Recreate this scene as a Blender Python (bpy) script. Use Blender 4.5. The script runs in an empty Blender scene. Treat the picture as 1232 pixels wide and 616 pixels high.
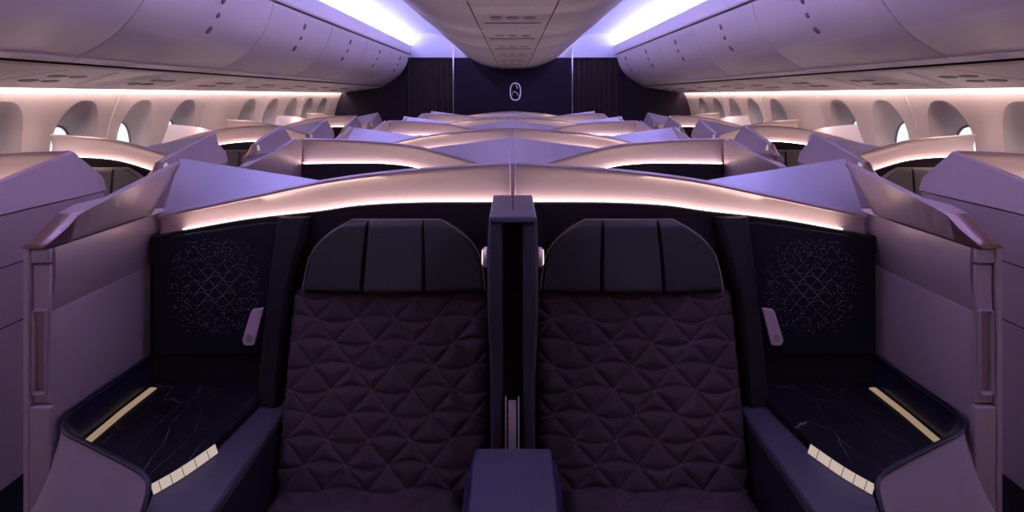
import bpy, bmesh, math, random
from mathutils import Vector
random.seed(7)
C = bpy.context.scene
COL = C.collection

# ------------------------------------------------------------ camera, world, exposure
cam = bpy.data.cameras.new('camera'); cam_o = bpy.data.objects.new('camera', cam); COL.objects.link(cam_o)
cam_o.location = (0, 0, 1.57); cam_o.rotation_euler = (math.pi/2, 0, 0)
cam.sensor_width = 36; cam.lens = 741/1232*36
cam.shift_x = -0.0008; cam.shift_y = -193/1232
cam.clip_start = 0.02
C.camera = cam_o
W = bpy.data.worlds.new('world'); C.world = W; W.use_nodes = True
bg = W.node_tree.nodes['Background']; bg.inputs[0].default_value = (0.88, 0.95, 1.0, 1); bg.inputs[1].default_value = 1.3
C.view_settings.view_transform = 'Standard'; C.view_settings.look = 'None'
C.view_settings.exposure = 0.12; C.view_settings.gamma = 1.0; C.view_settings.use_curve_mapping = False
COVE_STRENGTH = 33.0; COVE_COLOR = (0.40, 0.39, 1.0)
FILL_STRENGTH = 54.0; FILL_COLOR = (0.62, 0.48, 1.0)
COVE_Y = -0.2
WASH_STRENGTH = 36.0;  WASH_COLOR = (1.0, 0.76, 0.67)
LED_STRENGTH = 11.5;   LED_COLOR = (1.0, 0.79, 0.70)
DOME_STRENGTH = 3.0;  DOME_COLOR = (0.80, 0.62, 0.85)

# ------------------------------------------------------------ materials
def principled(name, col, rough=0.5, metal=0.0, spec=0.5, noise=None, bump=0.0, bscale=200.0, coat=0.0):
    m = bpy.data.materials.new(name); m.use_nodes = True
    nt = m.node_tree; b = nt.nodes['Principled BSDF']
    b.inputs['Base Color'].default_value = (*col, 1); b.inputs['Roughness'].default_value = rough
    b.inputs['Metallic'].default_value = metal; b.inputs['Specular IOR Level'].default_value = spec
    if coat: b.inputs['Coat Weight'].default_value = coat; b.inputs['Coat Roughness'].default_value = 0.12
    tc = nt.nodes.new('ShaderNodeTexCoord')
    if noise:
        n = nt.nodes.new('ShaderNodeTexNoise'); n.inputs['Scale'].default_value = noise[0]; n.inputs['Detail'].default_value = 3
        r = nt.nodes.new('ShaderNodeMix'); r.data_type = 'RGBA'
        r.inputs['A'].default_value = (*[c*(1-noise[1]) for c in col], 1); r.inputs['B'].default_value = (*[min(1, c*(1+noise[1])) for c in col], 1)
        nt.links.new(tc.outputs['Object'], n.inputs['Vector']); nt.links.new(n.outputs['Fac'], r.inputs['Factor'])
        nt.links.new(r.outputs['Result'], b.inputs['Base Color'])
    if bump:
        n2 = nt.nodes.new('ShaderNodeTexNoise'); n2.inputs['Scale'].default_value = bscale; n2.inputs['Detail'].default_value = 2
        bp = nt.nodes.new('ShaderNodeBump'); bp.inputs['Strength'].default_value = bump; bp.inputs['Distance'].default_value = 0.002
        nt.links.new(tc.outputs['Object'], n2.inputs['Vector']); nt.links.new(n2.outputs['Fac'], bp.inputs['Height'])
        nt.links.new(bp.outputs['Normal'], b.inputs['Normal'])
    return m
def emission(name, col, strength):
    m = bpy.data.materials.new(name); m.use_nodes = True
    nt = m.node_tree; nt.nodes.clear()
    e = nt.nodes.new('ShaderNodeEmission'); e.inputs[0].default_value = (*col, 1); e.inputs[1].default_value = strength
    o = nt.nodes.new('ShaderNodeOutputMaterial'); nt.links.new(e.outputs[0], o.inputs[0])
    return m
M = {}
M['shell'] = principled('rose_taupe_satin', (0.50, 0.375, 0.38), 0.36, 0.25, 0.5, noise=(900, 0.04))
M['cover'] = principled('cover_satin', (0.62, 0.57, 0.67), 0.33, 0.35, 0.5)
M['lining'] = principled('dark_lining_fabric', (0.030, 0.021, 0.023), 0.85, bump=0.25, bscale=900, spec=0.12)
M['speaker'] = principled('speaker_cloth', (0.020, 0.018, 0.024), 0.8, bump=0.3, bscale=1200, spec=0.12)
M['leather'] = principled('black_leather', (0.042, 0.036, 0.035), 0.46, bump=0.12, bscale=700, spec=0.28)
M['leather_mid'] = principled('charcoal_leather', (0.054, 0.046, 0.045), 0.42, bump=0.12, bscale=700, spec=0.28)
M['piping'] = principled('tan_piping', (0.30, 0.20, 0.15), 0.5)
M['quilt'] = principled('aubergine_wool', (0.084, 0.053, 0.060), 0.9, noise=(420, 0.35), bump=0.6, bscale=900, spec=0.12)
M['stitch'] = principled('mauve_thread', (0.18, 0.12, 0.13), 0.8, spec=0.12)
M['navy'] = principled('navy_lacquer', (0.012, 0.012, 0.032), 0.35, spec=0.35, coat=0.15)
M['ledge'] = principled('blue_grey_trim', (0.066, 0.056, 0.076), 0.45)
M['console'] = principled('mauve_console', (0.40, 0.33, 0.43), 0.38, 0.2)
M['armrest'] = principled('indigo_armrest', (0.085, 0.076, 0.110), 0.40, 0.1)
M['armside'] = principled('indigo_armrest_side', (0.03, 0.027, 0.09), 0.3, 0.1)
M['brass'] = principled('pale_brass', (0.95, 0.80, 0.70), 0.32, 0.6)
M['bronze'] = principled('rose_bronze', (0.40, 0.26, 0.23), 0.28, 0.75)
M['chrome'] = principled('chrome', (0.75, 0.75, 0.8), 0.12, 1.0)
M['pink'] = principled('pink_plastic', (0.86, 0.58, 0.58), 0.5)
M['pinkline'] = principled('maroon_print', (0.20, 0.07, 0.09), 0.5)
M['black'] = principled('black_void', (0.004, 0.004, 0.005), 0.8)
M['dark'] = principled('dark_gap', (0.025, 0.02, 0.03), 0.7, spec=0.12)
M['pad'] = principled('grey_pad_fabric', (0.050, 0.043, 0.050), 0.85, bump=0.4, bscale=500, spec=0.12)
M['bin'] = principled('bin_white_plastic', (0.84, 0.75, 0.80), 0.40, noise=(2, 0.03))
M['ceil'] = principled('ceiling_white', (0.76, 0.75, 0.80), 0.5)
M['psu'] = principled('service_panel_plastic', (0.78, 0.68, 0.70), 0.45)
M['vent'] = principled('vent_grey', (0.27, 0.22, 0.25), 0.5)
M['vent2'] = principled('grille_mauve', (0.54, 0.46, 0.49), 0.5)
M['wall'] = principled('sidewall_plastic', (0.72, 0.61, 0.62), 0.5, noise=(3, 0.03))
M['reveal'] = principled('window_reveal', (0.60, 0.51, 0.53), 0.45)
M['end'] = principled('aubergine_bulkhead', (0.026, 0.017, 0.034), 0.5, spec=0.12)
M['curtain'] = principled('brown_curtain', (0.050, 0.037, 0.036), 0.9, spec=0.12)
M['floor'] = principled('dark_carpet', (0.03, 0.025, 0.04), 0.95, noise=(150, 0.3))
M['headgreen'] = principled('olive_grey_leather', (0.085, 0.08, 0.075), 0.45)
M['led'] = emission('suite_led', LED_COLOR, LED_STRENGTH)
M['cove'] = emission('cove_led', COVE_COLOR, COVE_STRENGTH)
M['edge'] = emission('added_fill_led', FILL_COLOR, FILL_STRENGTH)
M['wash'] = emission('wash_led', WASH_COLOR, WASH_STRENGTH)
M['dome'] = emission('dome_led', DOME_COLOR, DOME_STRENGTH)
M['brass_sheen'] = emission('brass_sheen_glow', (1.0, 0.79, 0.70), 0.5)
M['reader'] = emission('reading_lamp_glow', (1.0, 0.78, 0.72), 1.3)
M['marker'] = emission('row_marker_glow', (1.0, 0.85, 0.80), 0.4)
M['logo'] = emission('emblem_glow', (0.62, 0.58, 0.85), 0.27)
M['halo'] = emission('emblem_back_light', (0.35, 0.30, 1.0), 1.2)
def marble():
    m = bpy.data.materials.new('black_marble'); m.use_nodes = True; nt = m.node_tree; b = nt.nodes['Principled BSDF']
    tc = nt.nodes.new('ShaderNodeTexCoord'); mp = nt.nodes.new('ShaderNodeMapping'); mp.inputs['Rotation'].default_value = (0, 0, 0.9)
    mp.inputs['Scale'].default_value = (9.5, 3.0, 1)
    ns = nt.nodes.new('ShaderNodeTexNoise'); ns.inputs['Scale'].default_value = 1.4; ns.inputs['Detail'].default_value = 5
    add = nt.nodes.new('ShaderNodeMix'); add.data_type = 'RGBA'; add.inputs['Factor'].default_value = 0.30
    vo = nt.nodes.new('ShaderNodeTexVoronoi'); vo.feature = 'DISTANCE_TO_EDGE'; vo.inputs['Scale'].default_value = 1.3
    rp = nt.nodes.new('ShaderNodeValToRGB'); rp.color_ramp.elements[0].position = 0.0; rp.color_ramp.elements[0].color = (0.26, 0.20, 0.19, 1)
    rp.color_ramp.elements[1].position = 0.012; rp.color_ramp.elements[1].color = (0.012, 0.010, 0.014, 1)
    n2 = nt.nodes.new('ShaderNodeTexNoise'); n2.inputs['Scale'].default_value = 5
    r2 = nt.nodes.new('ShaderNodeValToRGB'); r2.color_ramp.elements[0].position = 0.42; r2.color_ramp.elements[1].position = 0.62
    mx = nt.nodes.new('ShaderNodeMix'); mx.data_type = 'RGBA'; mx.inputs['A'].default_value = (0.012, 0.010, 0.014, 1)
    L = nt.links.new
    L(tc.outputs['Object'], mp.inputs['Vector']); L(mp.outputs[0], ns.inputs['Vector'])
    L(mp.outputs[0], add.inputs['A']); L(ns.outputs['Color'], add.inputs['B']); L(add.outputs['Result'], vo.inputs['Vector'])
    L(vo.outputs['Distance'], rp.inputs[0]); L(tc.outputs['Object'], n2.inputs['Vector']); L(n2.outputs['Fac'], r2.inputs[0])
    L(r2.outputs[0], mx.inputs['Factor']); L(rp.outputs[0], mx.inputs['B']); L(mx.outputs['Result'], b.inputs['Base Color'])
    b.inputs['Roughness'].default_value = 0.34; b.inputs['Specular IOR Level'].default_value = 0.14
    return m
M['marble'] = marble()
def glass():
    m = bpy.data.materials.new('window_glass'); m.use_nodes = True; nt = m.node_tree; nt.nodes.clear()
    t = nt.nodes.new('ShaderNodeBsdfTransparent'); t.inputs[0].default_value = (0.93, 0.97, 0.98, 1)
    g = nt.nodes.new('ShaderNodeBsdfGlossy'); g.inputs['Roughness'].default_value = 0.05
    x = nt.nodes.new('ShaderNodeMixShader'); x.inputs[0].default_value = 0.06; o = nt.nodes.new('ShaderNodeOutputMaterial')
    nt.links.new(t.outputs[0], x.inputs[1]); nt.links.new(g.outputs[0], x.inputs[2]); nt.links.new(x.outputs[0], o.inputs[0])
    return m
M['glass'] = glass()

# ------------------------------------------------------------ helpers
ORG = {}
def thing(name, label, cat, loc=(0, 0, 0), group=None):
    o = bpy.data.objects.new(name, None); COL.objects.link(o); o.location = loc; o.empty_display_size = 0.1
    o['label'] = label; o['category'] = cat
    if group: o['group'] = group
    ORG[o] = Vector(loc); return o
def finish(name, bm, mat, parent=None, loc=None, smooth=False, angle=None):
    org = ORG[parent] if parent else Vector(loc or (0, 0, 0))
    bmesh.ops.recalc_face_normals(bm, faces=bm.faces)
    for v in bm.verts: v.co -= org
    me = bpy.data.meshes.new(name); bm.to_mesh(me); bm.free(); me.materials.append(M[mat])
    if smooth:
        for p in me.polygons: p.use_smooth = True
        if angle: me.set_sharp_from_angle(angle=math.radians(angle))
    o = bpy.data.objects.new(name, me); COL.objects.link(o)
    if parent: o.parent = parent; ORG[o] = org
    else: o.location = org; ORG[o] = org
    return o
def tag(o, label, cat, group=None):
    o['label'] = label; o['category'] = cat
    if group: o['group'] = group
    return o
def structure(o): o['kind'] = 'structure'; return o
def dup(root, dy, label, group=None):
    r = root.copy(); COL.objects.link(r); r.location = (root.location[0], root.location[1]+dy, root.location[2]); r['label'] = label
    if group: r['group'] = group
    for ch in list(root.children):
        c = ch.copy(); COL.objects.link(c); c.parent = r
        for g in list(ch.children):
            d = g.copy(); COL.objects.link(d); d.parent = c
    return r
def grid(bm, rows, close_u=False, close_v=False):
    vs = [[bm.verts.new(p) for p in r] for r in rows]
    nu, nv = len(vs), len(vs[0])
    for i in range(nu if close_u else nu-1):
        for j in range(nv if close_v else nv-1):
            try: bm.faces.new((vs[i][j], vs[(i+1) % nu][j], vs[(i+1) % nu][(j+1) % nv], vs[i][(j+1) % nv]))
            except ValueError: pass
    return vs
def loft(bm, sections):                       # closed cross-sections, capped at both ends
    vs = grid(bm, sections, close_v=True)
    for r in (vs[0], vs[-1]):
        try: bm.faces.new(r)
        except ValueError: pass
    return vs
def box(bm, x0, x1, y0, y1, z0, z1, bev=0.0, seg=2):
    vs = [bm.verts.new((x, y, z)) for x in (x0, x1) for y in (y0, y1) for z in (z0, z1)]
    fs = [bm.faces.new([vs[i] for i in f]) for f in ((0, 1, 3, 2), (4, 6, 7, 5), (0, 4, 5, 1), (2, 3, 7, 6), (0, 2, 6, 4), (1, 5, 7, 3))]
    if bev:
        bmesh.ops.recalc_face_normals(bm, faces=fs)
        es = list({e for f in fs for e in f.edges})
        bmesh.ops.bevel(bm, geom=es, offset=bev, segments=seg, affect='EDGES', profile=0.5)
def prism(bm, poly, d, bev=0.0, seg=2):       # poly: 3-D points, d: extrusion vector
    d = Vector(d); a = [bm.verts.new(p) for p in poly]; b = [bm.verts.new(Vector(p)+d) for p in poly]; n = len(a)
    fs = [bm.faces.new(a), bm.faces.new(b[::-1])] + [bm.faces.new((a[i], b[i], b[(i+1) % n], a[(i+1) % n])) for i in range(n)]
    if bev:
        bmesh.ops.recalc_face_normals(bm, faces=fs)
        es = list({e for f in fs[:2] for e in f.edges})
        bmesh.ops.bevel(bm, geom=es, offset=bev, segments=seg, affect='EDGES', profile=0.5)
def tube(bm, pts, r, n=6, closed=False, flat=None):
    pts = [Vector(p) for p in pts]; rings = []
    for i, p in enumerate(pts):
        a = pts[i-1] if (i > 0 or closed) else p; b = pts[(i+1) % len(pts)] if (i < len(pts)-1 or closed) else p
        t = (b-a).normalized(); up = Vector((0, 0, 1)) if abs(t.z) < 0.9 else Vector((0, 1, 0))
        u = t.cross(up).normalized(); v = u.cross(t)
        rings.append([p+u*(r*math.cos(2*math.pi*k/n))+v*((flat or r)*math.sin(2*math.pi*k/n)) for k in range(n)])
    if closed: grid(bm, rings, close_u=True, close_v=True)
    else: loft(bm, rings)
def interp(x, tab):
    if x <= tab[0][0]: return tab[0][1]
    for i in range(len(tab)-1):
        (a, p), (b, q) = tab[i], tab[i+1]
        if x <= b:
            m0 = (q-tab[i-1][1])/(b-tab[i-1][0]) if i else (q-p)/(b-a)
            m1 = (tab[i+2][1]-p)/(tab[i+2][0]-a) if i+2 < len(tab) else (q-p)/(b-a)
            h = b-a; t = (x-a)/h
            return p*(2*t**3-3*t*t+1)+q*(3*t*t-2*t**3)+m0*h*(t**3-2*t*t+t)+m1*h*(t**3-t*t)
    return tab[-1][1]
def frange(a, b, n): return [a+(b-a)*i/n for i in range(n+1)]
def smoothcurve(pts, n):                      # catmull-rom through 3-D points
    P = [Vector(p) for p in pts]; out = []
    for i in range(len(P)-1):
        p0 = P[max(i-1, 0)]; p1 = P[i]; p2 = P[i+1]; p3 = P[min(i+2, len(P)-1)]
        for k in range(n):
            t = k/n
            out.append(0.5*((2*p1)+(p2-p0)*t+(2*p0-5*p1+4*p2-p3)*t*t+(3*p1-p0-3*p2+p3)*t**3))
    out.append(P[-1]); return out
SIDE = {-1: 'left', 1: 'right'}
def RB(k): return 'nearest row' if k == 0 else ORD[k]+' row back'
ORD = ['nearest', 'second', 'third', 'fourth', 'fifth', 'sixth', 'seventh', 'eighth', 'ninth', 'tenth', 'eleventh', 'twelfth']

# ------------------------------------------------------------ the room: floor, walls, ceiling
Y0, Y1 = -2.2, 9.45
WALLT = [(0, 2.42), (.3, 2.56), (.7, 2.69), (1.1, 2.735), (1.35, 2.715), (1.62, 2.62), (1.66, 2.60)]
def wx(z): return interp(z, WALLT)
bm = bmesh.new(); box(bm, -2.75, 2.75, Y0, Y1, -0.06, 0.0); structure(finish('floor', bm, 'floor'))
CEILT = [(.86, 2.31), (.93, 2.40), (1.08, 2.49), (1.28, 2.53), (1.48, 2.52), (1.62, 2.47), (1.68, 2.40), (1.69, 2.335)]
bm = bmesh.new()
for s in (-1, 1):
    rows = []
    seams = [v for v in frange(Y0, Y1, 13)]
    for i, y in enumerate(seams):
        for dy, up in ((-.004, 0), (-.002, .006), (.002, .006), (.004, 0)) if 0 < i < 13 else ((0, 0),):
            rows.append([(s*(x), y+dy, z+up) for x, z in CEILT])
    grid(bm, rows)
box(bm, -2.75, 2.75, Y0, Y1, 2.56, 2.60)
structure(finish('ceiling', bm, 'ceil', smooth=True, angle=40))
# end bulkhead
bm = bmesh.new()
box(bm, -.925, .925, Y1-.02, Y1+.06, 0, 2.15); 
for s in (-1, 1): box(bm, min(s*1.615, s*2.74), max(s*1.615, s*2.74), Y1-.02, Y1+.06, 0, 2.30); box(bm, min(s*.925, s*1.615), max(s*.925, s*1.615), Y1+.06, Y1+.09, 0, 2.2)
structure(finish('wall_front', bm, 'end'))
bm = bmesh.new(); box(bm, -1.75, 1.75, Y1+.0, Y1+.07, 2.15, 2.56)
structure(finish('trim_1', bm, 'ceil'))
bm = bmesh.new()
for s in (-1, 1): box(bm, s*.91-.008, s*.91+.008, Y1-.035, Y1-.021, 0, 2.32)
structure(finish('trim_2', bm, 'chrome'))
bm = bmesh.new(); box(bm, -2.75, 2.75, Y0-.06, Y0, 0, 2.6); structure(finish('wall_back', bm, 'wall'))

WIN = [3.22+.61*k for k in range(10) if k != 4]
def superell(a, cx, cz, w, h, n):
    c, sn = math.cos(a), math.sin(a)
    return cx+w*math.copysign(abs(c)**(2/n), c), cz+h*math.copysign(abs(sn)**(2/n), sn)
wn = 0
for s in (-1, 1):
    bm = bmesh.new()
    zs = frange(0, 1.66, 18)
    ed = [Y0]+[2.915+.61*k for k in range(11)]+[Y1]
    for i in range(len(ed)-1):
        a, b = ed[i], ed[i+1]; c = (a+b)/2
        if any(abs(c-w) < .1 for w in WIN):
            N = 48; rows = []
            for f in (0, .5, 1):
                r = []
                for k in range(N):
                    th = 2*math.pi*(k+.5)/N; cc, ss = math.cos(th), math.sin(th)
                    m = max(abs(cc)/.305, abs(ss)/.40); py, pz = c+cc/m, 1.2+ss/m
                    if abs(cc)/.305 < abs(ss)/.40*1.0 and False: pass
                    qy, qz = superell(th, c, 1.2, .20, .34, 2.5)
                    y, z = py+(qy-py)*f, pz+(qz-pz)*f
                    r.append((s*wx(z), y, z))
                rows.append(r)
            grid(bm, rows, close_v=True)
            # the corners of the panel and the strips above and below it
            for z0, z1 in ((0, .8), (1.6, 1.66)):
                zz = frange(z0, z1, 8 if z0 == 0 else 2)
                grid(bm, [[(s*wx(z), y, z) for z in zz] for y in (a, b)])
            for sy in (-1, 1):
                for sz in (-1, 1):
                    k = [q for q in range(N)]
                    pts = []
                    for q in range(N):
                        th = 2*math.pi*(q+.5)/N
                        if math.copysign(1, math.cos(th)) == sy and math.copysign(1, math.sin(th)) == sz: pts.append(rows[0][q])
                    cor = Vector((s*wx(1.2+sz*.4), c+sy*.305, 1.2+sz*.4))
                    best = sorted(pts, key=lambda p: (Vector(p)-cor).length)[:2]
                    f = [bm.verts.new(cor)]+[bm.verts.new(p) for p in best]
                    bm.faces.new(f)
        else:
            grid(bm, [[(s*wx(z), y, z) for z in zs] for y in (a, b)])
    bmesh.ops.remove_doubles(bm, verts=bm.verts, dist=.0004)
    structure(finish('wall_'+SIDE[s], bm, 'wall', smooth=True, angle=50))
    # panel seams of the sidewall
    bm = bmesh.new()
    for y in (4.135, 5.355, 6.575, 7.795, 2.915):
        tube(bm, [(s*(wx(z)-.001), y, z) for z in zs], .0035, 4)
    structure(finish('trim_%d' % (3 if s < 0 else 4), bm, 'psu'))
    for i, c in enumerate(WIN):
        wn += 1; N = 40; bm = bmesh.new(); rows = []
        for f in (0, .06, .3, .65, .92, 1.0):
            g = f**.85
            r = []
            for k in range(N):
                th = 2*math.pi*(k+.5)/N
                y0, z0 = superell(th, c, 1.2, .20, .34, 2.5); y1, z1 = superell(th, c, 1.145, .132, .232, 2.4)
                y, z = y0+(y1-y0)*g, z0+(z1-z0)*g
                r.append((s*(wx(z0)*(1-f)+(wx(1.14)+.11)*f), y, z))
            rows.append(r)
        grid(bm, rows, close_v=True)
        w = structure(finish('window_%d' % wn, bm, 'reveal', smooth=True))
        bm = bmesh.new()
        r = [superell(2*math.pi*k/N, c, 1.145, .134, .234, 2.4) for k in range(N)]
        prism(bm, [(s*(wx(1.14)+.108), y, z) for y, z in r], (s*.006, 0, 0))
        finish('pane', bm, 'glass', w)
        bm = bmesh.new(); tube(bm, [(s*(wx(1.14)+.105), y, z) for y, z in r], .007, 6, closed=True)
        finish('frame', bm, 'vent', w, smooth=True)

# ------------------------------------------------------------ overhead: bins, service panels, cove lights
def mirror(s, pts): return [(s*x, y, z) for x, y, z in pts]
BINP = smoothcurve([(1.575, 0, 2.185), (1.59, 0, 2.12), (1.64, 0, 1.985), (1.74, 0, 1.86), (1.86, 0, 1.775), (1.965, 0, 1.73)], 5)
P = 1.326; B0 = .08
for s in (-1, 1):
    # fascia that hides the cove light, one continuous strip
    bm = bmesh.new()
    prof = [(1.56, 2.34), (1.552, 2.33), (1.556, 2.21), (1.563, 2.197), (1.60, 2.195), (1.70, 2.195), (1.70, 2.33)]
    loft(bm, [[(s*x, y, z) for x, z in prof] for y in (Y0, Y1-.03)])
    structure(finish('trim_%d' % (5 if s < 0 else 6), bm, 'bin'))
    o = bmesh.new(); box(o, min(s*1.595, s*1.66), max(s*1.595, s*1.66), COVE_Y, Y1-.04, 2.336, 2.345)
    c = finish('cove_light', o, 'cove', loc=(s*1.63, 3.5, 2.336))
    tag(c, 'blue-white cove light strip running above the %s overhead bins' % SIDE[s], 'strip light', 'cove lights along the ceiling')
    # bins behind the camera, plain
    bm = bmesh.new()
    grid(bm, [[(s*p.x, y, p.z) for p in BINP]+[(s*1.98, y, 1.70), (s*2.25, y, 1.65), (s*2.61, y, 1.63)] for y in (Y0, B0)])
    structure(finish('trim_%d' % (7 if s < 0 else 8), bm, 'bin', smooth=True))
    proto = None
    for k in range(7):
        lab = 'curved lilac overhead bin above the %s windows, %s along from the front of view' % (SIDE[s], ORD[k])
        if proto is None:
            a, b = B0+.004, B0+P-.004; my = (a+b)/2
            t = thing('overhead_bin', lab, 'overhead bin', (s*1.8, my, 1.73), 'overhead bins above the %s windows' % SIDE[s])
            bm = bmesh.new()
            rows = []
            for y, dd in ((a, .02), (a, .004), (a+.006, 0), (b-.006, 0), (b, .004), (b, .02)):
                rows.append([(s*(p.x+dd), y, p.z+dd*.5) for p in BINP])
            grid(bm, rows)
            finish('door', bm, 'bin', t, smooth=True, angle=35)
            bm = bmesh.new()
            loft(bm, [[(s*x, y, z) for x, z in ((1.60, 2.19), (2.0, 2.19), (2.0, 1.725), (1.965, 1.735), (1.99, 1.80), (1.75, 1.90), (1.64, 2.05))] for y in (a+.005, b-.005)])
            finish('body', bm, 'dark', t)
            lt = None
            for q, (i, r) in enumerate(((6, .018), (9, .012), (12, .018))):
                bm = bmesh.new(); p = BINP[i]; pn = BINP[i+1]-BINP[i-1]; nrm = Vector((-pn.z, 0, pn.x)).normalized()
                if nrm.x > 0: nrm = -nrm
                u = Vector((0, 1, 0)); v = nrm.cross(u)
                sec = []
                for hgt, rr in ((-.004, r), (.004, r), (.010, r*.7)):
                    sec.append([(p+nrm*hgt+u*(rr*math.cos(2*math.pi*j/12))+v*(rr*1.4*math.sin(2*math.pi*j/12))) + Vector((0, my, 0)) for j in range(12)])
                sec = [[(s*w.x, w.y, w.z) for w in r_] for r_ in sec]
                loft(bm, sec); finish('latch', bm, 'vent', t, smooth=True, angle=40)
            bm = bmesh.new()
            loft(bm, [[(s*x, y, z) for x, z in ((1.93, 1.742), (1.925, 1.734), (1.965, 1.716), (1.975, 1.724))] for y in (a, b)])
            finish('edge_rail', bm, 'bin', t)
            proto = t
        else:
            dup(proto, P*k, lab)
    # service panels under the bins
    base = bmesh.new()
    loft(base, [[(s*x, y, z) for x, z in ((1.99, 1.712), (2.572, 1.637), (2.582, 1.638), (2.64, 1.645), (2.66, 1.66), (2.0, 1.735))] for y in (B0, Y1-.02)])
    structure(finish('trim_%d' % (9 if s < 0 else 10), base, 'dark'))
    proto = None
    S = .84; SY = 1.86
    def pz(x): return 1.708-(x-1.985)*.146
    for k in range(9):
        lab = 'pale passenger service panel with reading lights under the %s bins, %s along' % (SIDE[s], ORD[k])
        if proto is None:
            a, b = SY+.002, SY+S-.002
            t = thing('service_panel', lab, 'service panel', (s*2.3, (a+b)/2, 1.655), 'service panels under the %s bins' % SIDE[s])
            bm = bmesh.new()
            loft(bm, [[(s*x, y, z) for x, z in ((1.99, pz(1.99)), (2.0, pz(2)-.008), (2.56, pz(2.56)-.008), (2.575, pz(2.575)-.012), (2.580, pz(2.575)-.010), (2.578, pz(2.575)+.004))] for y in (a, b)])
            finish('panel', bm, 'psu', t)
            for (x, y) in ((2.22, a+.30), (2.22, a+.44), (2.36, a+.30), (2.36, a+.44)):
                bm = bmesh.new()
                sec = [[(s*(x+.030*f*math.cos(2*math.pi*j/16)), y+.055*f*math.sin(2*math.pi*j/16), pz(x+.03*f*math.cos(2*math.pi*j/16))-.008-h) for j in range(16)] for f, h in ((1, -.002), (1, .004), (.8, .006))]
                loft(bm, sec); finish('reading_light', bm, 'vent', t, smooth=True, angle=40)
            bm = bmesh.new()
            prism(bm, [(s*2.06, a+.48, pz(2.06)-.006), (s*2.48, a+.76, pz(2.48)-.006), (s*2.48, a+.81, pz(2.48)-.006), (s*2.06, a+.53, pz(2.06)-.006)], (0, 0, -.0035))
            finish('air_grille', bm, 'vent2', t)
            bm = bmesh.new(); prism(bm, [(s*2.06, a+.145, pz(2.06)-.007), (s*2.5, a+.145, pz(2.5)-.007), (s*2.5, a+.151, pz(2.5)-.007), (s*2.06, a+.151, pz(2.06)-.007)], (0, 0, -.0025))
            finish('panel_seam', bm, 'vent2', t)
            proto = t
        else: dup(proto, S*k, lab)
    # sidewall wash light
    bm = bmesh.new(); loft(bm, [[(s*x, y, z) for x, z in ((2.583, 1.636), (2.606, 1.636), (2.606, 1.631), (2.583, 1.631))] for y in (.1, Y1-.03)])
    tag(finish('wall_wash_light', bm, 'wash', loc=(s*2.6, 3.5, 1.615)), 'warm pink light strip washing down the %s window wall' % SIDE[s], 'strip light', 'wall wash lights')

# centre trough of the ceiling
CB = smoothcurve([(.205, 0, 1.985), (.33, 0, 2.0), (.48, 0, 2.045), (.63, 0, 2.125), (.76, 0, 2.225), (.845, 0, 2.315), (.875, 0, 2.36)], 5)
bm = bmesh.new()
for s in (-1, 1): grid(bm, [[(s*p.x, y, p.z) for p in CB] for y in (Y0, B0)])
grid(bm, [[(x, y, 1.985) for x in (-.205, .205)] for y in (Y0, .9)])
structure(finish('trim_11', bm, 'bin', smooth=True))
bm = bmesh.new()
loft(bm, [[(x, y, z) for x, z in ((-.3, 2.02), (.3, 2.02), (.75, 2.30), (.85, 2.5), (-.85, 2.5), (-.75, 2.30))] for y in (Y0, Y1-.021)])
structure(finish('trim_12', bm, 'dark'))
for s in (-1, 1):
    proto = None
    for k in range(7):
        lab = 'mauve curved centre bin on the %s flank of the ceiling trough, %s along' % (SIDE[s], ORD[k])
        if proto is None:
            a, b = B0+.003, B0+P-.003; my = (a+b)/2
            t = thing('center_bin', lab, 'overhead bin', (s*.5, my, 2.05), 'centre bins on the %s flank' % SIDE[s])
            bm = bmesh.new()
            rows = [[(s*p.x, y, p.z+dd) for p in CB] for y, dd in ((a, .015), (a, .003), (a+.005, 0), (b-.005, 0), (b, .003), (b, .015))]
            grid(bm, rows); finish('door', bm, 'bin', t, smooth=True, angle=35)
            bm = bmesh.new(); tube(bm, [(s*.868, a, 2.352), (s*.868, b, 2.352)], .008, 6); finish('edge_rail', bm, 'ceil', t)
            p = CB[23]; q = CB[26]
            for yy in (my-.10, my+.02):
                bm = bmesh.new(); prism(bm, [(s*(p.x-.004), yy, p.z-.003), (s*(q.x-.004), yy, q.z-.003), (s*(q.x-.004), yy+.08, q.z-.003), (s*(p.x-.004), yy+.08, p.z-.003)], (0, 0, -.006)); finish('latch', bm, 'vent', t)
            proto = t
        else: dup(proto, P*k, lab)
proto = None
for k in range(9):
    lab = 'flat mauve panel in the middle of the ceiling trough, %s along' % ORD[k]
    if proto is None:
        a, b = .903, .903+.944; my = (a+b)/2
        t = thing('ceiling_service_panel', lab, 'ceiling panel', (0, my, 1.985), 'panels along the middle of the ceiling')
        bm = bmesh.new(); box(bm, -.2, .2, a, b, 1.982, 2.01, .004, 1); finish('panel', bm, 'psu', t)
        for x in (-.09, .0, .09):
            bm = bmesh.new(); sec = [[(x+.032*f*math.cos(2*math.pi*j/16), my+.06*f*math.sin(2*math.pi*j/16), 1.982-h) for j in range(16)] for f, h in ((1, -.002), (1, .005), (.75, .007))]
            loft(bm, sec); finish('reading_light', bm, 'vent2', t, smooth=True, angle=40)
        bm = bmesh.new(); box(bm, -.16, .16, my+.2, my+.24, 1.977, 1.983, .002, 1); finish('air_grille', bm, 'vent2', t)
        proto = t
    else: dup(proto, .95*k, lab)

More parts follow.
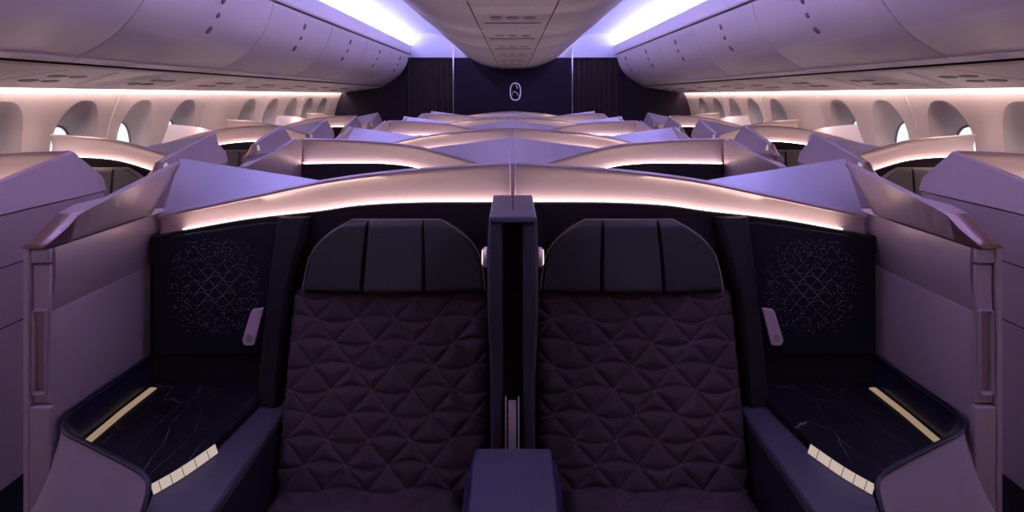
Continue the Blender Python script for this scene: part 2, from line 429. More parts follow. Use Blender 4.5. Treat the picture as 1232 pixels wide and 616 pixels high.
for s in (-1, 1):  # added strips behind the edge rail, to light the bins and aisle partitions
    bm = bmesh.new(); box(bm, min(s*.884, s*.889), max(s*.884, s*.889), COVE_Y, Y1-.04, 2.343, 2.362)
    tag(finish('added_trough_light', bm, 'edge', loc=(s*.887, 3.5, 2.343)), 'added lilac fill light strip along the %s upper edge of the ceiling trough' % SIDE[s], 'strip light', 'added fill lights of the ceiling trough')
# curtains and the lit emblem on the end bulkhead
for s in (-1, 1):
    t = thing('aisle_curtain', 'dark brown pleated curtain closing the %s aisle at the end bulkhead' % SIDE[s], 'curtain', (s*1.27, Y1-.06, 0), 'aisle curtains')
    bm = bmesh.new()
    xs = frange(.935, 1.60, 80)
    rows = [[(s*x, Y1-.055+.022*math.sin((x-.93)*2*math.pi/.083+.5*math.sin(z*2)), z) for x in xs] for z in frange(.02, 2.14, 6)]
    grid(bm, rows); finish('pleats', bm, 'curtain', t, smooth=True)
    bm = bmesh.new(); box(bm, min(s*.93, s*1.61), max(s*.93, s*1.61), Y1-.08, Y1-.025, 2.135, 2.15, .003, 1); finish('rail', bm, 'dark', t)
t = thing('wall_emblem', 'small backlit outline emblem in a rounded ring on the end bulkhead', 'emblem', (.04, Y1-.03, 1.62))
ex, ez, ey = .04, 1.63, Y1-.045
bm = bmesh.new()
ring = []
for k in range(48):
    x, z = superell(2*math.pi*k/48, ex, ez, .083, .135, 2.6); ring.append((x, ey, z))
tube(bm, ring, .0045, 6, closed=True)
finish('ring', bm, 'logo', t, smooth=True)
bm = bmesh.new()
tube(bm, smoothcurve([(ex-.03, ey, ez), (ex+.005, ey, ez-.005), (ex+.05, ey, ez-.06), (ex+.06, ey, ez-.075)], 5), .007, 6)
tube(bm, smoothcurve([(ex-.055, ey, ez+.09), (ex-.04, ey, ez+.12), (ex-.015, ey, ez+.135)], 5), .007, 6)
tube(bm, smoothcurve([(ex+.0, ey, ez+.10), (ex+.025, ey, ez+.075), (ex+.028, ey, ez+.045)], 5), .008, 6)
tube(bm, smoothcurve([(ex-.03, ey, ez), (ex-.052, ey, ez-.04), (ex-.05, ey, ez-.07)], 5), .004, 6)
finish('figure', bm, 'logo', t, smooth=True)
bm = bmesh.new(); prism(bm, [(superell(2*math.pi*k/32, ex, ez, .07, .12, 2.6)[0], Y1-.024, superell(2*math.pi*k/32, ex, ez, .07, .12, 2.6)[1]) for k in range(32)], (0, -.006, 0)); finish('backplate', bm, 'end', t)
bm = bmesh.new()
tube(bm, [(x, Y1-.032, z) for x, y, z in [(superell(2*math.pi*k/32, ex, ez, .076, .126, 2.6)[0], 0, superell(2*math.pi*k/32, ex, ez, .076, .126, 2.6)[1]) for k in range(32)]], .004, 5, closed=True)
finish('back_light', bm, 'halo', t)

# ------------------------------------------------------------ suite shells
ZA_T = [(0, 1.35), (.32, 1.328), (.60, 1.295), (.87, 1.240), (1.173, 1.176)]
ZA_L = [(0, 1.2275), (.32, 1.226), (.512, 1.216), (.63, 1.199), (.87, 1.172), (1.09, 1.134), (1.173, 1.118)]
ZB_T = [(0, 1.185), (.2, 1.235), (.5, 1.312), (.78, 1.343), (1.075, 1.352)]
ZB_L = [(0, 1.05), (.2, 1.12), (.5, 1.212), (.66, 1.231), (.78, 1.233), (1.075, 1.23)]
WA_T = [(1.76, 1.352), (2.05, 1.338), (2.35, 1.29), (2.67, 1.20)]     # high at the aisle
WA_L = [(1.76, 1.235), (2.05, 1.23), (2.35, 1.18), (2.67, 1.08)]
WB_T = [(1.76, 1.18), (1.99, 1.24), (2.27, 1.315), (2.67, 1.352)]     # high at the window
WB_L = [(1.76, 1.06), (1.99, 1.13), (2.27, 1.21), (2.67, 1.235)]
def shell_parts(t, s, D, x0, x1, zt, zl, cover, speaker, n=26, xm=9, xb=9):
    """cowl, glowing strip, dark lining and slanted cover of one half shell; s mirrors it"""
    xs = frange(x0, x1, n); T = lambda x: interp(x, zt); L = lambda x: interp(x, zl)
    bm = bmesh.new(); rows = []
    for x in xs:
        a, b = T(x), L(x); h = a-b
        rows.append([(s*x, D+.008, b-.01), (s*x, D+.014, b+.12*h), (s*x, D+.016, b+.4*h), (s*x, D+.008, b+.75*h), (s*x, D-.004, a-.012), (s*x, D-.004, a-.005), (s*x, D+.002, a),
                     (s*x, D+.018, a), (s*x, D+.026, a-.008), (s*x, D+.034, b-.01)])
    loft(bm, rows); finish('cowl', bm, 'shell', t, smooth=True, angle=45)
    bm = bmesh.new(); rows = []
    for x in frange(x0+.003, x1-(.085 if cover == 'out' else .006), n):
        b = L(x); rows.append([(s*x, D-.009, b-.004), (s*x, D+.006, b-.004), (s*x, D+.006, b-.0085), (s*x, D-.009, b-.0052)])
    loft(bm, rows); finish('light_strip', bm, 'led', t)
    bm = bmesh.new(); rows = []
    for x in xs+([1.19] if speaker else []):
        b = L(x)-.009
        rows.append([(s*x, D+.03, b), (s*x, D-.016, b), (s*x, D-.020, b-.004), (s*x, D-.020, .9), (s*min(x, xm), D-.018, .5), (s*min(x, xb), D-.015, .05), (s*min(x, xb), D+.03, .05), (s*min(x, xm), D+.03, .5), (s*x, D+.03, .9)])
    loft(bm, rows); finish('lining', bm, 'lining', t)
    # slanted facet cover behind the low end of the cowl
    bm = bmesh.new(); rows = []
    if cover == 'out': c0, c1 = x0+(x1-x0)*.55, x1
    else: c0, c1 = x0+(x1-x0)*.40, x0
    rise = 1.352-T(c1)
    for i in range(13):
        f = i/12; x = c0+(c1-c0)*f; z = T(x)-.004
        rows.append([(s*x, D+.020, z), (s*x, D+.024+.11*f, z+rise*f*.98+.004), (s*x, D+.034+.11*f, z+rise*f*.98-.004), (s*x, D+.20+.05*f, z-.08), (s*x, D+.03, z-.08)])
    loft(bm, rows); finish('foot_cover', bm, 'cover', t)
def speaker_parts(t, s, D):
    """speaker panel with its perforated pattern, side bolster and latch tag (large centre suites)"""
    y = D-.045
    def P(x, z, dy=0): return (s*x, y+dy, z)
    bm = bmesh.new()
    poly = [(.745, 1.155), (.80, 1.158), (1.10, 1.115), (1.155, 1.085), (1.17, 1.05), (1.17, .73), (.84, .73), (.80, .76)]
    prism(bm, [P(x, z, 0) for x, z in poly], (0, .024, 0), .008, 2)
    sp = finish('speaker_panel', bm, 'speaker', t, smooth=True, angle=40)
    # dots of the perforation: triangle lattice in the middle, loose dots outside
    bm = bmesh.new(); cx, cz = .963, .95; rr = random.Random(3)
    def dot(x, z, r):
        vs = [bm.verts.new(P(x+r*math.cos(k*math.pi/2), z+r*math.sin(k*math.pi/2), -.0012)) for k in range(4)]
        bm.faces.new(vs)
    u, v = .046, .034
    for j in range(-5, 6):
        for i in range(-4, 5):
            nx, nz = cx+(i+.5*(j % 2))*u, cz+j*v*.78
            for ddx, ddz, arc in ((u, 0, .010*(1 if (i+j//2) % 2 else -1)), (u/2, v*.78, 0), (-u/2, v*.78, 0)):
                mx, mz = nx+ddx/2, nz+ddz/2
                e = math.hypot((mx-cx)/.112, (mz-cz)/.122)
                if e > 1.28: continue
                n = 12 if e < .55 else 6
                keep = 1 if e < .6 else .6 if e < .9 else .35
                for q in range(n):
                    f = q/n
                    if rr.random() < keep: dot(nx+ddx*f, nz+ddz*f+arc*math.sin(math.pi*f), .00085 if e < .6 else .0010)
    for q in range(300):
        a = rr.random()*6.283; e = .75+.75*rr.random()**.8
        x, z = cx+.108*e*math.cos(a), cz+.118*e*math.sin(a)
        if abs(x-cx) < .145 and abs(z-cz) < .155: dot(x, z, .0011)
    finish('perforation_pattern', bm, 'stitch_dot', sp)
    # bolster between seat and speaker panel
    bm = bmesh.new()
    secs = []
    for z, xa, xb, yy in ((1.175, .660, .765, 1.985), (1.10, .672, .765, 1.955), (.95, .703, .775, 1.93), (.80, .715, .785, 1.915), (.60, .725, .80, 1.90), (.30, .73, .80, 1.88)):
        yy += D-2.04
        secs.append([(s*xa, D-.02, z), (s*xa, yy+.02, z), (s*(xa+.015), yy, z), (s*(xb-.02), yy, z), (s*xb, yy+.02, z), (s*xb, D-.02, z)])
    loft(bm, secs); finish('side_bolster', bm, 'lining', t, smooth=True, angle=50)
    # pink tag
    bm = bmesh.new()
    q = [(.803, .885), (.838, .880), (.846, .868), (.872, .782), (.868, .768), (.858, .764), (.832, .766)]
    prism(bm, [P(x, z, -.012) for x, z in q], (0, .014, 0), .002, 1)
    tg = finish('latch_tag', bm, 'pink', t); tg['label'] = 'pink latch tag'
    bm = bmesh.new(); cxx, czz = .849, .788
    tube(bm, [P(cxx+.0075*math.cos(a), czz+.011*math.sin(a), -.013) for a in [2*math.pi*k/24 for k in range(24)]], .0008, 4, closed=True)
    tube(bm, smoothcurve([P(cxx-.004, czz+.004, -.013), P(cxx+.001, czz+.007, -.013), P(cxx+.003, czz+.002, -.013), P(cxx-.002, czz-.001, -.013), P(cxx+.003, czz-.007, -.013)], 4), .0008, 4)
    finish('tag_mark', bm, 'pinkline', tg)
M['stitch_dot'] = principled('perforation_cream', (0.80, 0.68, 0.58), 0.6)
ROWS = [2.04+1.11*k for k in range(7)]
protoA = {}; protoB = {}
for s in (-1, 1):
    for k, D in enumerate(ROWS):
        A = k % 2 == 0
        lab = 'rose-taupe lit shell half of the %s centre suite, %s' % (SIDE[s], RB(k))
        if A:
            lab += ', peaking at the middle' if k else ', behind the quilted seat'
        pr = protoA if A else protoB
        if k in (0, 1):
            t = thing('suite_shell', lab, 'suite shell', (s*.6, D, 0), 'centre suite shells')
            shell_parts(t, s, D, .0115, 1.173 if A else 1.075, ZA_T if A else ZB_T, ZA_L if A else ZB_L, 'out' if A else 'in', A)
            if s < 0:
                bm = bmesh.new(); zt0, zl0 = ((1.35, 1.2275), (1.185, 1.05))[k]
                box(bm, -.0095, .0095, D-.004, D+.03, zl0-.01, zt0-.002, .003, 1); finish('joint_strip', bm, 'shell', t)
                if not A:
                    bm = bmesh.new(); prism(bm, [(-.011, D+.022, 1.178), (-.011, D+.134, 1.346), (-.011, D+.145, 1.342), (-.011, D+.2, 1.26), (-.011, D+.03, 1.10)], (.022, 0, 0)); finish('cover_joint', bm, 'cover', t)
            if A: speaker_parts(t, s, D)
            else:
                bm = bmesh.new(); rows = []
                for f in frange(0, 1, 8):
                    y = D-.006-.41*f; c = 1.351-.094*f
                    rows.append([(s*(1.074+.104*f+(.007+.015*f)*g), y, z) for g, z in ((0, c), (.45, c+(1.178-c)*.5), (1, 1.176))]+[(s*(1.084+.118*f), y, 1.0), (s*(1.092+.116*f), y, 1.0), (s*(1.094+.112*f), y, 1.17), (s*(1.084+.103*f), y, c-.001)])
                loft(bm, rows); finish('corner_panel', bm, 'shell', t, smooth=True, angle=12)
            pr[s] = t
        else: dup(pr[s], 1.11*(k-k % 2), lab)
WROWS = [2.43+1.09*k for k in range(6)]
protoA = {}; protoB = {}
for s in (-1, 1):
    for k, D in enumerate(WROWS):
        A = k % 2 == 0
        lab = 'rose-taupe shell of the %s window suite, %s, highest at the %s' % (SIDE[s], RB(k), 'aisle' if A else 'window')
        pr = protoA if A else protoB
        if k in (0, 1):
            t = thing('suite_shell', lab, 'suite shell', (s*2.2, D, 0), 'window suite shells')
            shell_parts(t, s, D, 1.765, 2.645, WA_T if A else WB_T, WA_L if A else WB_L, 'out' if A else 'in', False, xm=2.57, xb=2.40)
            pr[s] = t
        else: dup(pr[s], 1.09*(k-k % 2), lab)

# ------------------------------------------------------------ aisle partitions
def partition(t, s, yp, inner, aisle, lean, window):
    """wall beside an aisle: slanted crest with a bronze nose, body, end post with a handle. inner = suite side x, aisle = aisle side x"""
    y0 = yp-(.60 if window else .44); d = 1 if inner > aisle else -1                   # d: direction from aisle to suite
    X = lambda off: s*(aisle+d*off)                               # distance from the aisle face
    w = abs(inner-aisle)
    zs = 1.178
    def crest(y):
        if y < y0+.07: return 1.19+(y-y0)/.07*.066
        if y <= yp: return 1.256+(y-y0-.07)/(yp-y0-.07)*.096
        return 1.352-(y-yp)/.13*.112
    bm = bmesh.new(); rows = []
    ys = frange(y0+.065, yp, 8)+([yp+.05, yp+.10, yp+.13] if window else [yp+.004])
    for y in ys:
        c = crest(y); g = (c-zs)*lean
        if window: ridge = g; sec = [(.0, zs), (ridge-.008, c-.006), (ridge+.0, c), (ridge+.012, c), (ridge+.02, c-.006), (w, zs)]
        else:
            f = (y-y0-.065)/(yp-y0-.065); r = w+.022+.073*min(f, 1); o = max(.030, r-.018) if y > y0+.14 else .030+(y-y0-.065)*.3; sec = [(.0, zs), (o, c-.005), (o+.005, c), (r-.006, c), (r, c-.006), (w, zs)]
        rows.append([(X(o), y, z) for o, z in sec])
    if window: rows.append([(X(o), yp+.145, z) for o, z in ((0, zs), (.005, 1.20), (.01, 1.205), (.03, 1.205), (.035, 1.20), (w, zs))])
    loft(bm, rows); finish('crest_panel', bm, 'shell', t, smooth=False)
    # bronze nose
    bm = bmesh.new(); rows = []
    for f in (0, .25, .6, 1):
        y = y0-.015*(1-f)+.065*f; c = 1.186+.066*f; g = (c-zs)*lean; r = w+g
        if window: sec = [(.004*(1-f), zs-.002), (g-.006*f, c-.004), (g+.006, c), (g+.012, c), (g+.022, c-.006), (w-.006*(1-f), zs-.002)]
        else:
            k = math.sin(f*math.pi/2); sec = [(.002*(1-f), zs-.002), (.030*f+.006, c-.005), (.030*f+.012, c), (w-.014+.030*k, c), (w-.008+.031*k, c-.006), (w-.012+.013*k, zs-.002)]
        if window and f == 0: sec = [(o*.8+w*.1, z) for o, z in sec]
        rows.append([(X(o), y, z) for o, z in sec])
    loft(bm, rows); finish('nose_cap', bm, 'bronze', t, smooth=True, angle=50)['label'] = 'bronze nose cap'
    # main body with the hollow under the crest
    yend = yp+.13
    bm = bmesh.new(); rows = []
    zb = .27 if window else .13
    prof = [(0, zb), (0, zs-.006), (w-.0, zs-.006), (w+.002, 1.15), (w+.002, 1.10), (w-.002, 1.06), (w-.010, 1.025), (w-.0125, 1.006), (w-.0135, 1.003), (w-.0115, .999), (w-.0115, .6), (w-.0115, zb)]
    for y in (y0+.012, y0+.06, yp, yend): rows.append([(X(o), y, z) for o, z in prof])
    loft(bm, rows); finish('body_panel', bm, 'shell', t, smooth=True, angle=28)
    bm = bmesh.new(); box(bm, *sorted((X(.006), X(w-.02))), y0+.05, yend-.02, 0.0, zb); finish('kick_plate', bm, 'black', t)
    bm = bmesh.new()
    for z in (.80, 1.0):
        box(bm, *sorted((X(-.0008), X(.004))), y0+.07, yend, z, z+.0035)
    if window: finish('panel_seam', bm, 'dark', t)
    else: bm.free()
    # end post facing the entrance
    bm = bmesh.new()
    rows = []
    for z in (zb, 1.172): rows.append([(X(o), y, z) for o, y in ((.0, y0+.01), (.0, y0-.004), (.003, y0-.008), (.015, y0-.008), (.018, y0-.004), (.018, y0+.01))])
    loft(bm, rows); finish('edge_strip', bm, 'shell', t)
    bm = bmesh.new(); box(bm, *sorted((X(.019), X(w-.004))), y0-.006, y0+.011, 1.135, 1.172, .003, 1); finish('strike_plate', bm, 'shell', t)
    bm = bmesh.new(); box(bm, *sorted((X(.021), X(w-.004))), y0+.0, y0+.0115, .77, 1.13, .003, 1); finish('door_edge', bm, 'shell', t)
    # handle: a framed recess
    bm = bmesh.new(); cxh, cz, hw, hh = .043, .905, .018, .112
    rect = lambda w_, h_, yy: [(X(cxh+sx*w_), yy, cz+sz*h_) for sx, sz in ((-1, -.96), (-.7, -1), (.7, -1), (1, -.96), (1, .96), (.7, 1), (-.7, 1), (-1, .96))]
    grid(bm, [rect(hw, hh, y0-.001), rect(hw, hh, y0-.009), rect(hw-.003, hh-.004, y0-.010), rect(hw-.006, hh-.010, y0-.002)], close_v=True)
    h = finish('door_handle', bm, 'shell', t, smooth=False)
    bm = bmesh.new()
    rows = [[(X(cxh+o), y0-.002+.006*math.sin(math.pi*f)*0, cz-.1+.2*f) for o in (-.0125, .0, .0125)] for f in frange(0, 1, 8)]
    grid(bm, rows); finish('grip', bm, 'bronze', h, smooth=True)
    bm = bmesh.new(); box(bm, *sorted((X(.019), X(w+.004))), y0-.010, y0+.0115, zb, .765, .003, 1); finish('lower_post', bm, 'shell', t)
    if window:
        bm = bmesh.new()
        ya, yb = y0+.085, y0+.118
        f = lambda y, z: (X((z-zs)*lean-.003), y, z)
        prism(bm, [f(ya, 1.205), f(yb, 1.205), f(yb, 1.245), f(ya, 1.238)], (-s*d*.003, 0, 0))
        finish('row_marker', bm, 'marker', t)['label'] = 'small lit row marker'
for s in (-1, 1):
    pr = None
    for k, D in enumerate(ROWS):
        lab = 'rose-taupe aisle partition of the %s centre suite, %s' % (SIDE[s], RB(k))
        if pr is None:
            pr = thing('aisle_partition', lab, 'partition', (s*1.23, D-.2, 0), 'partitions of the centre suites')
            partition(pr, s, D, 1.198, 1.268, .50, False)
        else: dup(pr, 1.11*k, lab)
for s in (-1, 1):
    pr = None
    for k, D in enumerate(WROWS):
        lab = 'purple-lit aisle partition of the %s window suite, %s' % (SIDE[s], RB(k))
        if pr is None:
            pr = thing('aisle_partition', lab, 'partition', (s*1.72, D-.2, 0), 'partitions of the window suites')
            partition(pr, s, D-.02, 1.755, 1.685, .22, True)
        else: dup(pr, 1.09*k, lab)

# ------------------------------------------------------------ seats
QP, QH = .123, .0655
def quilt(u, v):
    """distance to the nearest quilting line"""
    a = u/QP+v/(2*QH); b = u/QP-v/(2*QH); k = QP*QH*2/math.hypot(QP, 2*QH)
    d = min(abs(a-round(a)), abs(b-round(b)))*k
    j = round(v/QH)
    for jj in (j-1, j, j+1):
        w = u/QP-.5*(jj % 2); i = math.floor(w)
        sg = -1 if (i+jj//2) % 2 else 1
        d = min(d, abs(v-(jj*QH+sg*.0115*math.sin(math.pi*(w-i))))*.95)
    return d
def seat(t, s, cx, D, fine=True, head='leather'):
    def BP(u, v, h=0.0):                      # backrest surface: u across, v up the slope from z=.40, h out of it
        f = v/.58; n = Vector((0, -.956, .293)); n = Vector((0, -.95, .29)).normalized()
        p = Vector((s*(cx+u), D-.26+.17*f, .385+.57*f)); return p+n*h
    hw = .315 if fine else .29; H = .58
    bm = bmesh.new()
    nu, nv = (160, 144) if fine else (12, 10)
    rows = []
    for i in range(nu+1):
        u = -hw+2*hw*i/nu; r = []
        for j in range(nv+1):
            v = H*j/nv
            e = max(0, (abs(u)-(hw-.045))/.045); ed = -.05*(1-math.sqrt(max(0, 1-e*e)))
            e2 = max(0, (v-(H-.02))/.02); ed -= .012*(1-math.sqrt(max(0, 1-e2*e2)))
            h = .014*(1-math.exp(-quilt(u+.02, v+.03)/.012))+.008*math.cos(u/hw*1.4) if fine else 0
            r.append(BP(u, v, h+ed))
        rows.append(r)
    grid(bm, rows)
    rim = [(-hw, 0), (-hw, H), (hw, H), (hw, 0)]
    fr = [BP(u, v, -.045 if abs(u) else 0) for u, v in rim]; bk = [BP(u, v, -.062) for u, v in rim]
    f = [bm.verts.new(p) for p in fr]; b = [bm.verts.new(p) for p in bk]
    for i in range(4): bm.faces.new((f[i], f[(i+1) % 4], b[(i+1) % 4], b[i]))
    bm.faces.new(b)
    br = finish('backrest', bm, 'quilt', t, smooth=True)
    if fine:
        bm = bmesh.new()
        def run(p):
            p = [q for q in p if abs(q[0]) < hw-.012 and .008 < q[1] < H-.006]
            if len(p) > 1: tube(bm, [BP(a, b_, .0085) for a, b_ in p], .0009, 4)
        for i in range(-9, 10):
            for sg in (1, -1):
                run([(QP*(i-sg*v_/(2*QH))-.02, v_-.03) for v_ in frange(0, .66, 40)])
        for j in range(0, 10):
            for i in range(-4, 5):
                sg = -1 if (i+j//2) % 2 else 1
                run([(QP*(i+f_+.5*(j % 2))-.02, j*QH+sg*.0115*math.sin(math.pi*f_)-.03) for f_ in frange(0, 1, 10)])
        finish('stitching', bm, 'stitch', br)
    # seat cushion
    bm = bmesh.new(); rows = []
    nu, nv = (100, 70) if fine else (8, 6)
    for i in range(nu+1):
        u = -hw+2*hw*i/nu; r = []
        for j in range(nv+1):
            y = D-.20-.60*j/nv
            e = max(0, (abs(u)-(hw-.05))/.05); ed = -.06*(1-math.sqrt(max(0, 1-e*e)))
            e2 = max(0, (j/nv-.9)/.1); ed -= .06*(1-math.sqrt(max(0, 1-e2*e2)))
            h = .014*(1-math.exp(-quilt(u+.02, y)/.012)) if fine else 0
            r.append((s*(cx+u*.89+.032), y, .422+h+ed))
        rows.append(r)
    grid(bm, rows)
    box(bm, *sorted((s*(cx-hw*.89+.034), s*(cx+hw*.89+.03))), D-.80, D-.20, .12 if fine else .31, .375)
    finish('seat_cushion', bm, 'quilt', t, smooth=True, angle=60)
    # headrest: centre pad and two wings, each its own shape
    zb, zt_ = .955, 1.172
    def HP(x, z, h): f = (z-zb)/(zt_-zb); return (s*x, D-.105+.045*f-h, z)
    hc = cx-.013 if fine else cx
    def edge(z):                              # half width at height z
        f = (z-zb)/(zt_-zb)
        return .286-.030*f-.115*max(0, (f-.30)/.70)**2.6
    def pad(xa, xb, nx=24):                   # xa, xb: functions of z
        b_ = bmesh.new(); rws = []
        for j in range(31):
            z = zb+(zt_-zb)*j/30; A, B_ = xa(z), xb(z); r = []
            for i in range(nx+1):
                g = i/nx; x = A+(B_-A)*g
                m = min(g, 1-g)*abs(B_-A); m2 = min(j, 30-j)*(zt_-zb)/30
                h = .020*min(1, math.sqrt(min(1, m/.004)))*min(1, math.sqrt(min(1, m2/.012)))+.020*(1-(x-hc)**2/.08)
                r.append(HP(x, z, h))
            rws.append(r)
        vs = grid(b_, rws)
        back = []
        per = [v for v in vs[0]]+[r[-1] for r in vs[1:]]+vs[-1][-2::-1]+[r[0] for r in vs[-2:0:-1]]
        bk_ = [b_.verts.new((v.co.x, D-.045, v.co.z)) for v in per]
        for i in range(len(per)): b_.faces.new((per[i], per[(i+1) % len(per)], bk_[(i+1) % len(per)], bk_[i]))
        return b_
    q = .097
    hr = finish('headrest', pad(lambda z: hc-q+.008*(z-zb)/.2, lambda z: hc+q-.008*(z-zb)/.2), 'leather_mid' if head == 'leather' else head, t, smooth=True, angle=60)
    finish('headrest_wing', pad(lambda z: hc-edge(z), lambda z: hc-q+.008*(z-zb)/.2), head, hr, smooth=True, angle=60)
    finish('headrest_wing', pad(lambda z: hc+q-.008*(z-zb)/.2, lambda z: hc+edge(z)), head, hr, smooth=True, angle=60)
    bm = bmesh.new()
    L = [(hc-edge(z)-.001, z) for z in frange(zb+.005, zt_, 16)]; R = [(hc+edge(z)+.001, z) for z in frange(zt_, zb+.005, 16)]
    tube(bm, [HP(x, z+(.001 if z > zt_-.002 else 0), .012) for x, z in L+R], .0028, 6); finish('piping', bm, 'piping', hr, smooth=True)
for s in (-1, 1):
    t = thing('recliner_chair', 'quilted aubergine seat with black headrest, %s of the middle divider' % SIDE[s], 'seat', (s*.39, 1.75, 0), 'quilted centre seats')
    seat(t, s, .385, 2.04)
for s in (-1, 1):
    for k in (0, 1, 2, 3):
        cx = 2.27 if k % 2 else 2.06
        t = thing('recliner_chair', 'dark seat with leather headrest inside the %s window suite, %s' % (SIDE[s], RB(k)), 'seat', (s*cx, WROWS[k]-.3, 0), 'window suite seats')
        seat(t, s, cx, WROWS[k]-.06, False, 'headgreen')

# ------------------------------------------------------------ side consoles
for s in (-1, 1):
    mx = lambda pts: [(s*p[0], p[1], p[2]) for p in pts]
    t = thing('side_console', 'mauve side console with black marble top at the %s aisle' % SIDE[s], 'console', (s*1.0, 1.75, 0), 'side consoles of the centre suites')
    trim = smoothcurve([(1.190, 2.03, .715), (1.190, 1.86, .718), (1.190, 1.70, .721), (1.183, 1.63, .719), (1.150, 1.580, .709), (1.07, 1.548, .695), (.95, 1.502, .676), (.880, 1.470, .663), (.852, 1.440, .650), (.845, 1.40, .600), (.842, 1.38, .50)], 6)
    bm = bmesh.new(); tube(bm, mx(trim), .0065, 8, flat=.006); finish('trim_rail', bm, 'navy', t, smooth=True)
    # marble top
    inner = [(.868, 1.497, 0), (.835, 1.56, 0), (.806, 1.65, 0), (.788, 1.82, 0), (.775, 2.0, 0)]
    outer = [(1.165, 2.02, 0), (1.165, 1.70, 0), (1.155, 1.65, 0), (1.12, 1.60, 0), (1.05, 1.568, 0), (.94, 1.525, 0)]
    pin = smoothcurve(inner[:3], 8)+[Vector(p) for p in inner[3:]]; pout = [Vector(p) for p in outer]
    bm = bmesh.new(); prism(bm, mx([(p.x, p.y, .612) for p in pin+pout]), (0, 0, .020)); finish('marble_top', bm, 'marble', t)
    # navy liner between marble and rail
    bm = bmesh.new()
    top = [p for p in trim if p.z > .652]
    def arc(path):
        L = [0]
        for a, b in zip(path, path[1:]): L.append(L[-1]+math.hypot(b.x-a.x, b.y-a.y))
        return [q/L[-1] for q in L]
    oc = smoothcurve(outer+[(.868, 1.497, 0)], 8); oa = arc(oc); rows = []
    for p, f in zip(top, arc(top)):
        i = next((i for i in range(1, len(oa)) if oa[i] >= f-1e-9), len(oa)-1); g = (f-oa[i-1])/(oa[i]-oa[i-1]); q = oc[i-1].lerp(oc[i], g)
        rows.append(mx([(p.x, p.y, p.z-.002), (p.x*.6+q.x*.4+.004, p.y*.6+q.y*.4-.003, p.z*.6+.65*.4), (q.x+.008, q.y-.006*f, .650), (q.x+.008, q.y-.006*f, .628)]))
    grid(bm, rows)
    finish('liner', bm, 'navy', t, smooth=True)
    bm = bmesh.new(); tube(bm, mx([(1.155-.004*abs(y-1.82)/.15, y, .634) for y in frange(1.665, 1.97, 8)]), .013, 8, flat=.003); finish('lit_marble_edge', bm, 'marble_edge_glow', t) if 'marble_edge_glow' in M else None  # lit rim of the marble, painted as a faintly emissive band
    if 'marble_edge_glow' not in M:
        M['marble_edge_glow'] = emission('marble_edge_glow', (1.0, 0.70, 0.46), 0.30); finish('lit_marble_edge', bm, 'marble_edge_glow', t)
    # brass strip in segments at the inner front corner, its reflection painted as emission
    bs = smoothcurve([(.872, 1.482, 0), (.835, 1.553, 0), (.800, 1.655, 0)], 9)
    bm = bmesh.new(); n = len(bs)
    grid(bm, [mx([(p.x, p.y, .634), (p.x-.010, p.y-.004, .612)]) for p in bs]); st = finish('brass_strip', bm, 'brass_sheen', t)
    for i in range(3, n-1, 3):
        bm = bmesh.new(); p = bs[i]; tube(bm, mx([(p.x-.001, p.y-.002, .634), (p.x-.011, p.y-.006, .612)]), .0009, 4); finish('strip_joint', bm, 'dark', st)
    # ledge beside the seat
    bm = bmesh.new()
    a = [(.775, 2.0), (.788, 1.82), (.803, 1.655), (.83, 1.56), (.868, 1.485), (.852, 1.44), (.845, 1.40), (.84, 1.25), (.835, 1.1)]
    b = [(.705, 2.0), (.705, 1.82), (.703, 1.655), (.702, 1.56), (.701, 1.485), (.70, 1.44), (.70, 1.40), (.70, 1.25), (.70, 1.1)]
    rows = []
    for (ax, ay), (bx, by) in zip(a, b):
        rows.append(mx([(ax, ay, .610), (bx+.006, by, .600), (bx, by, .594), (bx, by, .575)]))
    grid(bm, rows); finish('ledge', bm, 'ledge', t)
    bm = bmesh.new(); box(bm, *sorted((s*.704, s*.83)), 1.1, 2.0, .10, .574); finish('inner_panel', bm, 'dark', t)
    # front fairing, flaring down and out
    bm = bmesh.new(); ft = [p for p in trim if p.y < 1.64]
    rows = []
    for i, p in enumerate(ft):
        g = 1-i/(len(ft)-1)
        r = []
        for f in frange(0, 1, 8):
            e = f**1.15
            qx, qy = .835+g*.47, 1.36+.215*g**.7
            z = p.z-.004+(.38-p.z)*f
            r.append((s*(p.x*(1-e)+qx*e), p.y*(1-e)+qy*e, z))
        rows.append(r)
    grid(bm, rows); finish('front_fairing', bm, 'console', t, smooth=True)
    bm = bmesh.new(); box(bm, *sorted((s*.845, s*1.15)), 1.62, 2.0, .05, .61); box(bm, *sorted((s*.845, s*1.0)), 1.54, 1.63, .05, .61); finish('carcass', bm, 'dark', t)

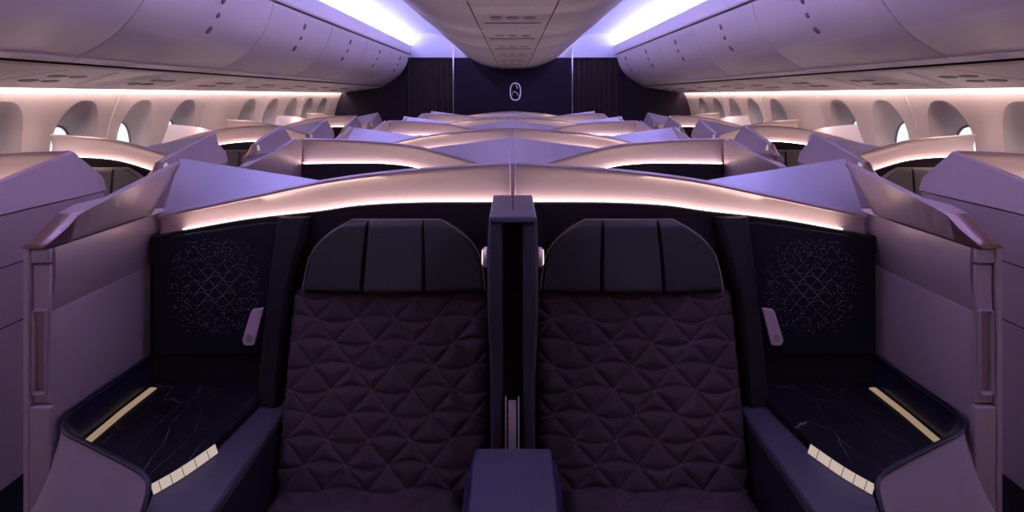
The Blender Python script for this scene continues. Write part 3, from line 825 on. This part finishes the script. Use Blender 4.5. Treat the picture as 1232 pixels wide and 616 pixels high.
# ------------------------------------------------------------ middle divider and armrest
t = thing('middle_divider', 'dark padded divider with a flat cap between the two quilted seats', 'divider', (0, 1.85, 0))
bm = bmesh.new(); box(bm, -.064, .064, 1.655, 2.022, 1.228, 1.244, .004, 2); cp = finish('cap', bm, 'armrest', t)
bm = bmesh.new(); box(bm, -.0015, .0015, 1.75, 2.02, 1.2435, 1.2446); finish('cap_seam', bm, 'black', cp)
for s in (-1, 1):
    bm = bmesh.new()
    secs = []
    for z, yf, xo in ((1.227, 1.668, .066), (1.19, 1.662, .068), (1.10, 1.66, .069), (.98, 1.665, .069), (.93, 1.675, .067), (.78, 1.69, .062), (.45, 1.70, .062)):
        secs.append([(s*.028, 2.02, z), (s*.028, yf+.008, z), (s*.034, yf, z), (s*(xo-.008), yf, z), (s*xo, yf+.010, z), (s*xo, 2.02, z)])
    loft(bm, secs); finish('side_pad', bm, 'pad', t, smooth=True, angle=50)
    bm = bmesh.new()
    for r_, x_ in ((.020, .0745),):
        sec = [[(s*(.072+o), 1.735+f*.021*math.cos(2*math.pi*j/20), 1.115+f*.029*math.sin(2*math.pi*j/20)) for j in range(20)] for o, f in ((0, 1), (.008, 1), (.012, .8))]
        loft(bm, sec)
    rl = finish('reading_lamp', bm, 'brass', t, smooth=True, angle=50)
    bm = bmesh.new(); sec = [[(s*(.0838+o), 1.735+f*.016*math.cos(2*math.pi*j/20), 1.115+f*.023*math.sin(2*math.pi*j/20)) for j in range(20)] for o, f in ((0, 1), (.003, .9))]
    loft(bm, sec); finish('lamp_lens', bm, 'reader', rl)
bm = bmesh.new(); box(bm, -.0275, .0275, 1.74, 2.02, .40, 1.227); finish('slot', bm, 'black', t)
for a, b in ((-.021, -.017), (-.012, .009), (.014, .018)):
    bm = bmesh.new(); box(bm, a, b, 1.67, 1.69, .56, .735 if a == -.012 else .745); finish('brass_rail', bm, 'brass', t)
bm = bmesh.new(); box(bm, -.068, .068, 1.64, 1.70, .10, .60, .004, 1); finish('base', bm, 'dark', t)

t = thing('middle_console', 'indigo armrest block in front of the middle divider', 'armrest', (0, 1.3, 0))
bm = bmesh.new()
box(bm, -.100, .100, .95, 1.61, .632, .650, .009, 3); top = finish('top_pad', bm, 'armrest', t, smooth=True, angle=40)
bm = bmesh.new()
loft(bm, [[(x, y, z) for x, z in ((-.128, .10), (-.126, .55), (-.112, .618), (-.095, .632), (.095, .632), (.112, .618), (.126, .55), (.128, .10))] for y in (.95, 1.585, 1.60)])
finish('body', bm, 'armside', t, smooth=True, angle=40)
